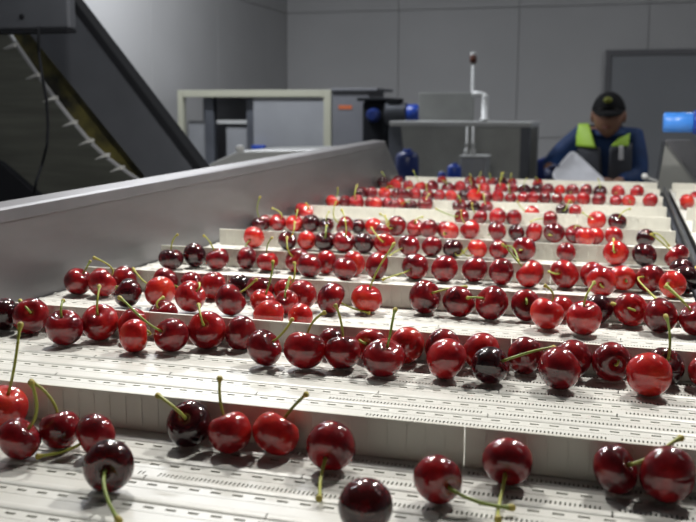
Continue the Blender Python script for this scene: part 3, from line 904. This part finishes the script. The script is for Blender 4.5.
ed = [(0,1),(1,2),(2,3),(3,4),(4,5),(2,6),(6,7),(7,8),(2,9),(9,10),(10,11),(0,12),(12,13),(13,14),(14,15),(0,16),(16,17),(17,18),(18,19)]
rd = [.12, .125, .115, .05, .064, .070, .055, .04, .026, .055, .04, .026, .08, .055, .038, .03, .08, .055, .038, .03]
skin_mesh('body', pts, ed, rd, M['skin'], person)
# head detail: face with nose, jaw, ears
bm = BM(); bmesh.ops.create_uvsphere(bm, u_segments=28, v_segments=22, radius=1)
for v in bm.verts:
    x, y, z = v.co
    wj = 1 - .26*max(0, -z)**1.4
    X = x*.078*wj; Y = y*.096; Z = z*(.118 if z < 0 else .100)
    if y < 0:
        Y += -.020*math.exp(-((x/.20)**2 + ((z+.12)/.22)**2))       # nose
        Y += .009*(math.exp(-(((x-.36)/.18)**2 + ((z-.10)/.12)**2)) + math.exp(-(((x+.36)/.18)**2 + ((z-.10)/.12)**2)))   # eye sockets
        Y += -.006*math.exp(-((x/.3)**2 + ((z+.46)/.10)**2)); Y += -.007*math.exp(-((x/.3)**2 + ((z+.80)/.16)**2))   # lips, chin
    v.co = V((X, Y, Z))
tilt = Matrix.Rotation(math.radians(3), 4, 'X')
bmesh.ops.transform(bm, matrix=Matrix.Translation(hd) @ tilt, verts=bm.verts); fin('face', bm, M['skin'], person, smooth=True)
def HP(x, y, z): return hd + (tilt.to_3x3() @ V((x, y, z)))
for s in (-1, 1):
    bm = BM(); bmesh.ops.create_uvsphere(bm, u_segments=12, v_segments=10, radius=1)
    bmesh.ops.transform(bm, matrix=Matrix.Translation(HP(s*.079, .008, -.008)) @ Matrix.Diagonal((.010, .02, .032, 1)), verts=bm.verts); fin('ear', bm, M['skin'], person, smooth=True)
    bm = BM(); bmesh.ops.create_uvsphere(bm, u_segments=14, v_segments=10, radius=.0125, matrix=Matrix.Translation(HP(s*.030, -.078, .012))); e = fin('eye', bm, M['hair'], person, smooth=True)
    bm = BM(); tube(bm, [HP(s*.012, -.093, .030), HP(s*.03, -.094, .036), HP(s*.05, -.082, .031)], .004, 8); fin('eyebrow', bm, M['hair'], person)
bm = BM(); tube(bm, [HP(-.024, -.092, -.058), HP(-.01, -.100, -.056), HP(0, -.101, -.057), HP(.01, -.100, -.056), HP(.024, -.092, -.058)], [.002, .0045, .005, .0045, .002], 8); fin('mouth', bm, mat('lips', (.2, .06, .05), .5), person)
bm = BM(); bmesh.ops.create_uvsphere(bm, u_segments=24, v_segments=16, radius=1)
for v in list(bm.verts):
    if v.co.y < -.25 and v.co.z < .3: bm.verts.remove(v)
bmesh.ops.transform(bm, matrix=Matrix.Translation(HP(0, .008, .004)) @ tilt @ Matrix.Diagonal((.080, .098, .102, 1)), verts=bm.verts)
for v in list(bm.verts):
    if v.co.z < hd.z-.07: bm.verts.remove(v)
h = fin('hair', bm, M['hair'], person, smooth=True)
so = h.modifiers.new('s', 'SOLIDIFY'); so.thickness = .004
bm = BM(); bmesh.ops.create_uvsphere(bm, u_segments=28, v_segments=20, radius=1)     # cap crown
for v in list(bm.verts):
    if v.co.z < .12: bm.verts.remove(v)
bmesh.ops.transform(bm, matrix=Matrix.Translation(HP(0, .002, .012)) @ tilt @ Matrix.Diagonal((.085, .106, .106, 1)), verts=bm.verts)
cp_ = fin('cap', bm, M['cap'], person, smooth=True); so = cp_.modifiers.new('s', 'SOLIDIFY'); so.thickness = .005
bm = BM(); n = 13; top_, bot_ = [], []
for i in range(n):
    t = (i/(n-1)-.5)*2; x = t*.080
    for j, d in enumerate((0, .5, 1)):
        pass
inn = [HP(t*.082, -.085*math.sqrt(max(0, 1-(t*.85)**2))-.002, .030) for t in [(i/(n-1)-.5)*2 for i in range(n)]]
out = [HP(t*.078, -.085*math.sqrt(max(0, 1-(t*.85)**2))-.004-.075*math.sqrt(max(0, 1-t*t)), .030-.030*math.sqrt(max(0, 1-t*t))-.006*t*t) for t in [(i/(n-1)-.5)*2 for i in range(n)]]
vi = [bm.verts.new(p) for p in inn]; vo = [bm.verts.new(p+V((0, 0, -.001))) for p in out]
for i in range(n-1): bm.faces.new((vi[i], vi[i+1], vo[i+1], vo[i]))
br = fin('brim', bm, M['cap'], cp_ and person, smooth=True); so = br.modifiers.new('s', 'SOLIDIFY'); so.thickness = .004
bm = BM(); bmesh.ops.create_uvsphere(bm, u_segments=12, v_segments=8, radius=1, matrix=Matrix.Translation(HP(-.004, -.086, .078)) @ tilt @ Matrix.Diagonal((.022, .012, .016, 1))); fin('cap_emblem', bm, mat('cap_emblem', (.22, .24, .03), .6), person, smooth=True)
# jacket
up = .012
jp = [belly+V((0, 0, -.08)), belly, chest, neck+V((0, .01, -.03)), shl+V((0, 0, .0)), ell, hnl*.82+ell*.18, shr, elr, hnr*.80+elr*.20]
je = [(0,1),(1,2),(2,3),(2,4),(4,5),(5,6),(2,7),(7,8),(8,9)]
skin_mesh('jacket', jp, je, [.15, .152, .14, .068, .082, .064, .044, .082, .064, .044], M['jacket'], person)
bm = BM(); tube(bm, [neck+V((.075*math.cos(t), -.02+.065*math.sin(t), -.008+.012*math.sin(t))) for t in [i*2*PI/20 for i in range(21)]], .018, 8, caps=False); fin('collar', bm, M['jacket'], person, smooth=True)
# vest front panels laid over the jacket
def vest_patch(name, poly, mt, yoff, thick=.006):
    off = V(person['_loc']); bm = BM(); prism(bm, [W(x, y, yoff) for x, y in poly], V((0, thick, 0))); return fin(name, bm, mt, person, bevel=.002)
deps = None
def drape(name, poly, mt, n=9, push=.010, top=True):
    """cloth patch that follows the rounded chest: ellipsoidal offset about the torso axis"""
    bm = BM(); (x0, y0), (x1, y1), (x2, y2), (x3, y3) = poly; g = []
    for i in range(n+1):
        r = []
        for j in range(n+1):
            u, v = i/n, j/n
            px = (x0*(1-u)+x1*u)*(1-v)+(x3*(1-u)+x2*u)*v; py = (y0*(1-u)+y1*u)*(1-v)+(y3*(1-u)+y2*u)*v
            dx = (px-607)/34; dyv = (158-py)/34
            fr_ = math.sqrt(max(.02, 1-dx*dx*.9)); s_ = 1-max(0, dyv)**2*.55
            r.append(bm.verts.new(W(px, py, .10-.20*fr_*s_-push)))
        g.append(r)
    for i in range(n):
        for j in range(n): bm.faces.new((g[i][j], g[i+1][j], g[i+1][j+1], g[i][j+1]))
    o = fin(name, bm, mt, person, smooth=True); s = o.modifiers.new('s', 'SOLIDIFY'); s.thickness = .008; s.offset = 0; return o
drape('vest_panel', [(576, 145), (600, 147), (604, 200), (574, 200)], M['vest'])
drape('vest_panel', [(610, 147), (632, 143), (630, 200), (606, 200)], M['vest'])
drape('hi_vis_panel', [(579, 124), (589, 124), (596, 148), (575, 146)], M['hivis'], push=.026)
drape('hi_vis_panel', [(618, 139), (630, 133), (628, 146), (611, 146)], M['hivis'], push=.026)
drape('reflective_strip', [(619, 146), (623, 146), (623, 160), (619, 160)], M['silver'], push=.028)
skin_mesh('trousers', [pelvis+V((0, 0, .03)), hl_, kl, al+V((0, 0, .02)), hr_, kr, ar+V((0, 0, .02))], [(0,1),(1,2),(2,3),(0,4),(4,5),(5,6)], [.15, .105, .08, .062, .105, .08, .062], M['trouser'], person)
for a_, t__ in ((al, tl), (ar, tr)):
    skin_mesh('boot', [a_+V((0, .03, -.035)), a_*.4+t__*.6+V((0, 0, -.003)), t__+V((0, -.06, .0)), a_+V((0, .005, .06))], [(0,1),(1,2),(0,3)], [.044, .042, .034, .055], M['black'], person)
# hands
def hand(c, fwd, palm_n, s, mt):
    side = fwd.cross(palm_n).normalized()*s
    P = [c, c+fwd*.045, c+fwd*.085]; E = [(0,1),(1,2)]; Rr = [(.022,.016), (.034,.016), (.036,.015)]
    skin_mesh('palm', [c-fwd*.01]+P[1:], E, [.026, .032, .030], mt, person, lvl=1)
    for k, (o_, ln) in enumerate(((-.027, .062), (-.009, .072), (.009, .068), (.026, .052))):
        b0 = c+fwd*.075+side*o_; p1 = b0+fwd*ln*.45+palm_n*ln*.1; p2 = p1+fwd*ln*.25+palm_n*ln*.3; p3 = p2+palm_n*ln*.28+fwd*ln*.03
        skin_mesh('finger', [b0, p1, p2, p3], [(0,1),(1,2),(2,3)], [.0105, .0098, .009, .0078], mt, person, lvl=1)
    b0 = c+fwd*.03-side*.022; p1 = b0+fwd*.03-side*.03+palm_n*.012; p2 = p1+fwd*.028-side*.004+palm_n*.018
    skin_mesh('thumb', [b0, p1, p2], [(0,1),(1,2)], [.014, .0115, .009], mt, person, lvl=1)
hand(hnr+V((-.0, -.02, .0)), V((-.75, -.5, .1)).normalized(), V((-.2, .3, -.9)).normalized(), 1, M['skin'])
hand(hnl+V((.0, -.02, .0)), V((.4, -.6, -.3)).normalized(), V((.6, .4, .2)).normalized(), -1, M['glove'])
# the bin the worker holds: a tapered open tub tipped up on its corner
def tub():
    t = thing('plastic_bin', 'pale grey white plastic bin tipped on its corner in the worker\'s hands', 'bin', W(577, 190, -.30))
    YB_ = YP-.30; c = at(575, 185, YB_); ux = V((.72, -.05, .56)).normalized(); 
    # diamond outline from the photo at its own distance
    crn = [at(549, 175, YB_), at(570, 149, YB_), at(608, 181, YB_), at(588, 208, YB_)]
    def rounded(pts, rr, n=6):
        o = []
        for i in range(4):
            p, a_, b_ = pts[i], pts[i-1], pts[(i+1) % 4]
            d1 = (a_-p).normalized()*rr; d2 = (b_-p).normalized()*rr
            for k in range(n+1):
                u = k/n; o.append((p+d1)*(1-u)**2 + p*2*u*(1-u) + (p+d2)*u*u)
        return o
    cc = sum(crn, V((0, 0, 0)))/4
    def ring(y, s, rr): return [V((cc.x+(p.x-cc.x)*s, YB_+y+((p.z-cc.z)*s)*1.25, cc.z+(p.z-cc.z)*s-.35*y)) for p in rounded(crn, rr)]
    prof = [(.0, .88), (-.003, .93), (0, .96), (.010, .975), (.085, .99), (.088, 1.0), (.094, 1.0), (.094, .975), (.085, .97), (.015, .95), (.008, .9), (.008, .3)]
    bm = BM(); R0 = []
    for y, s in [( .0, .3)] + prof: R0.append([bm.verts.new(p) for p in ring(y, s, .035)])
    n = len(R0[0])
    bm.faces.new(R0[0]); bm.faces.new(R0[-1][::-1])
    for i in range(len(R0)-1):
        for k in range(n): bm.faces.new((R0[i][k], R0[i][(k+1) % n], R0[i+1][(k+1) % n], R0[i+1][k]))
    fin('shell', bm, M['bin'], t, smooth=True)
tub()
# dark blue machine end left of the worker
c = at(540, 158, 4.7)
bm = BM(); prism(bm, [at(535, 161, 5.55), at(546, 157, 5.55), at(566, 157, 5.55), at(566, 215, 5.55), at(535, 215, 5.55)], V((0, .3, 0)))
nb = thing('navy_crate_stack', 'navy blue plastic crate block between tank and worker', 'crate', (at(548, 180, 5.55).x, 5.55, 0))
fin('crate', bm, M['navy'], nb, bevel=.012)
bm = BM(); q_ = at(535, 215, 5.55); q2 = at(566, 215, 5.55); box(bm, q_.x, q2.x, 5.55, 5.85, .001, q_.z-.001); fin('base', bm, M['dgrey'], nb)

# ------------------------------------------------------------------ lamps
def area(name, loc, sx, sy, power, col=(1, .965, .9), parent=None, shape='RECTANGLE', spread=PI, aim=None):
    l = bpy.data.lights.new(name, 'AREA'); l.shape = shape; l.size = sx; l.size_y = sy; l.energy = power; l.color = col; l.spread = spread
    o = add_obj(name, l, parent, loc)
    if aim is not None: o.rotation_mode = 'QUATERNION'; o.rotation_quaternion = (V(aim)).to_track_quat('-Z', 'Y')
    return o
def unseen_work_lamp(x, y, z, power, label):
    t = thing('unseen_work_lamp', label, 'lamp', (x, y, z), 'work lamps over the belt')
    bm = BM(); lathe(bm, V((x, y, z+.10)), V((0, 0, -1)), [(0, .03), (.03, .045), (.098, .10), (.10, .10)], 24); fin('lamp_shade', bm, M['dgrey'], t)
    bm = BM(); lathe(bm, V((x, y, z-.0005)), V((0, 0, -1)), [(0, .07), (.001, .07)], 24); fin('lens', bm, M['lampglow'], t)
    bm = BM(); tube(bm, [V((x, y, z+.10)), V((x, y, HW-.002))], .006, 8); fin('cord', bm, M['black'], t)
    area('unseen_work_light', V((0, 0, -.006)), .10, .10, power, parent=t, shape='DISK')
LAMPS = ((-.60, 1.12, ZB+.95, 12.5), (.20, 1.17, ZB+.95, 12.5), (-.50, 1.62, ZB+1.0, 5), (.26, 1.66, ZB+1.0, 5))  # out of view; the far pair is added to brighten the far cells
for i, (x, y, z, p) in enumerate(LAMPS):
    unseen_work_lamp(x, y, z, p, ('near left', 'near right', 'added far left', 'added far right')[i] + ' pendant work lamp above the sorting belt')
for i, (x, y) in enumerate(((-2.45, 5.1), (1.6, 5.4), (-2.1, 1.4), (1.9, 1.2))):  # unseen fixtures; all but the back left one are added as ambient fill
    t = thing('unseen_ceiling_light', ('back left', 'added back right', 'added middle left', 'added front right')[i] + ' long tube light on the ceiling', 'light', (x, y, HW-.05), 'ceiling tube lights')
    bm = BM(); box(bm, x-.6, x+.6, y-.06, y+.06, HW-.06, HW-.001); fin('housing', bm, M['white'], t)
    bm = BM(); tube(bm, [V((x-.57, y, HW-.075)), V((x+.57, y, HW-.075))], .013, 12); fin('tube', bm, M['lampglow'], t)
    area('unseen_tube_light', V((0, 0, -.045)), 1.14, .05, (84, 28, 9, 1)[i], (.93, .96, 1), parent=t)
for o in bpy.data.objects:
    if '_loc' in o: del o['_loc']
w = bpy.data.worlds.new('world'); bpy.context.scene.world = w; w.use_nodes = True
w.node_tree.nodes['Background'].inputs[0].default_value = (.5, .52, .55, 1); w.node_tree.nodes['Background'].inputs[1].default_value = .05
sc = bpy.context.scene
sc.view_settings.view_transform = 'Standard'; sc.view_settings.look = 'None'; sc.view_settings.exposure = 0; sc.view_settings.gamma = 1
sc.view_settings.use_curve_mapping = False
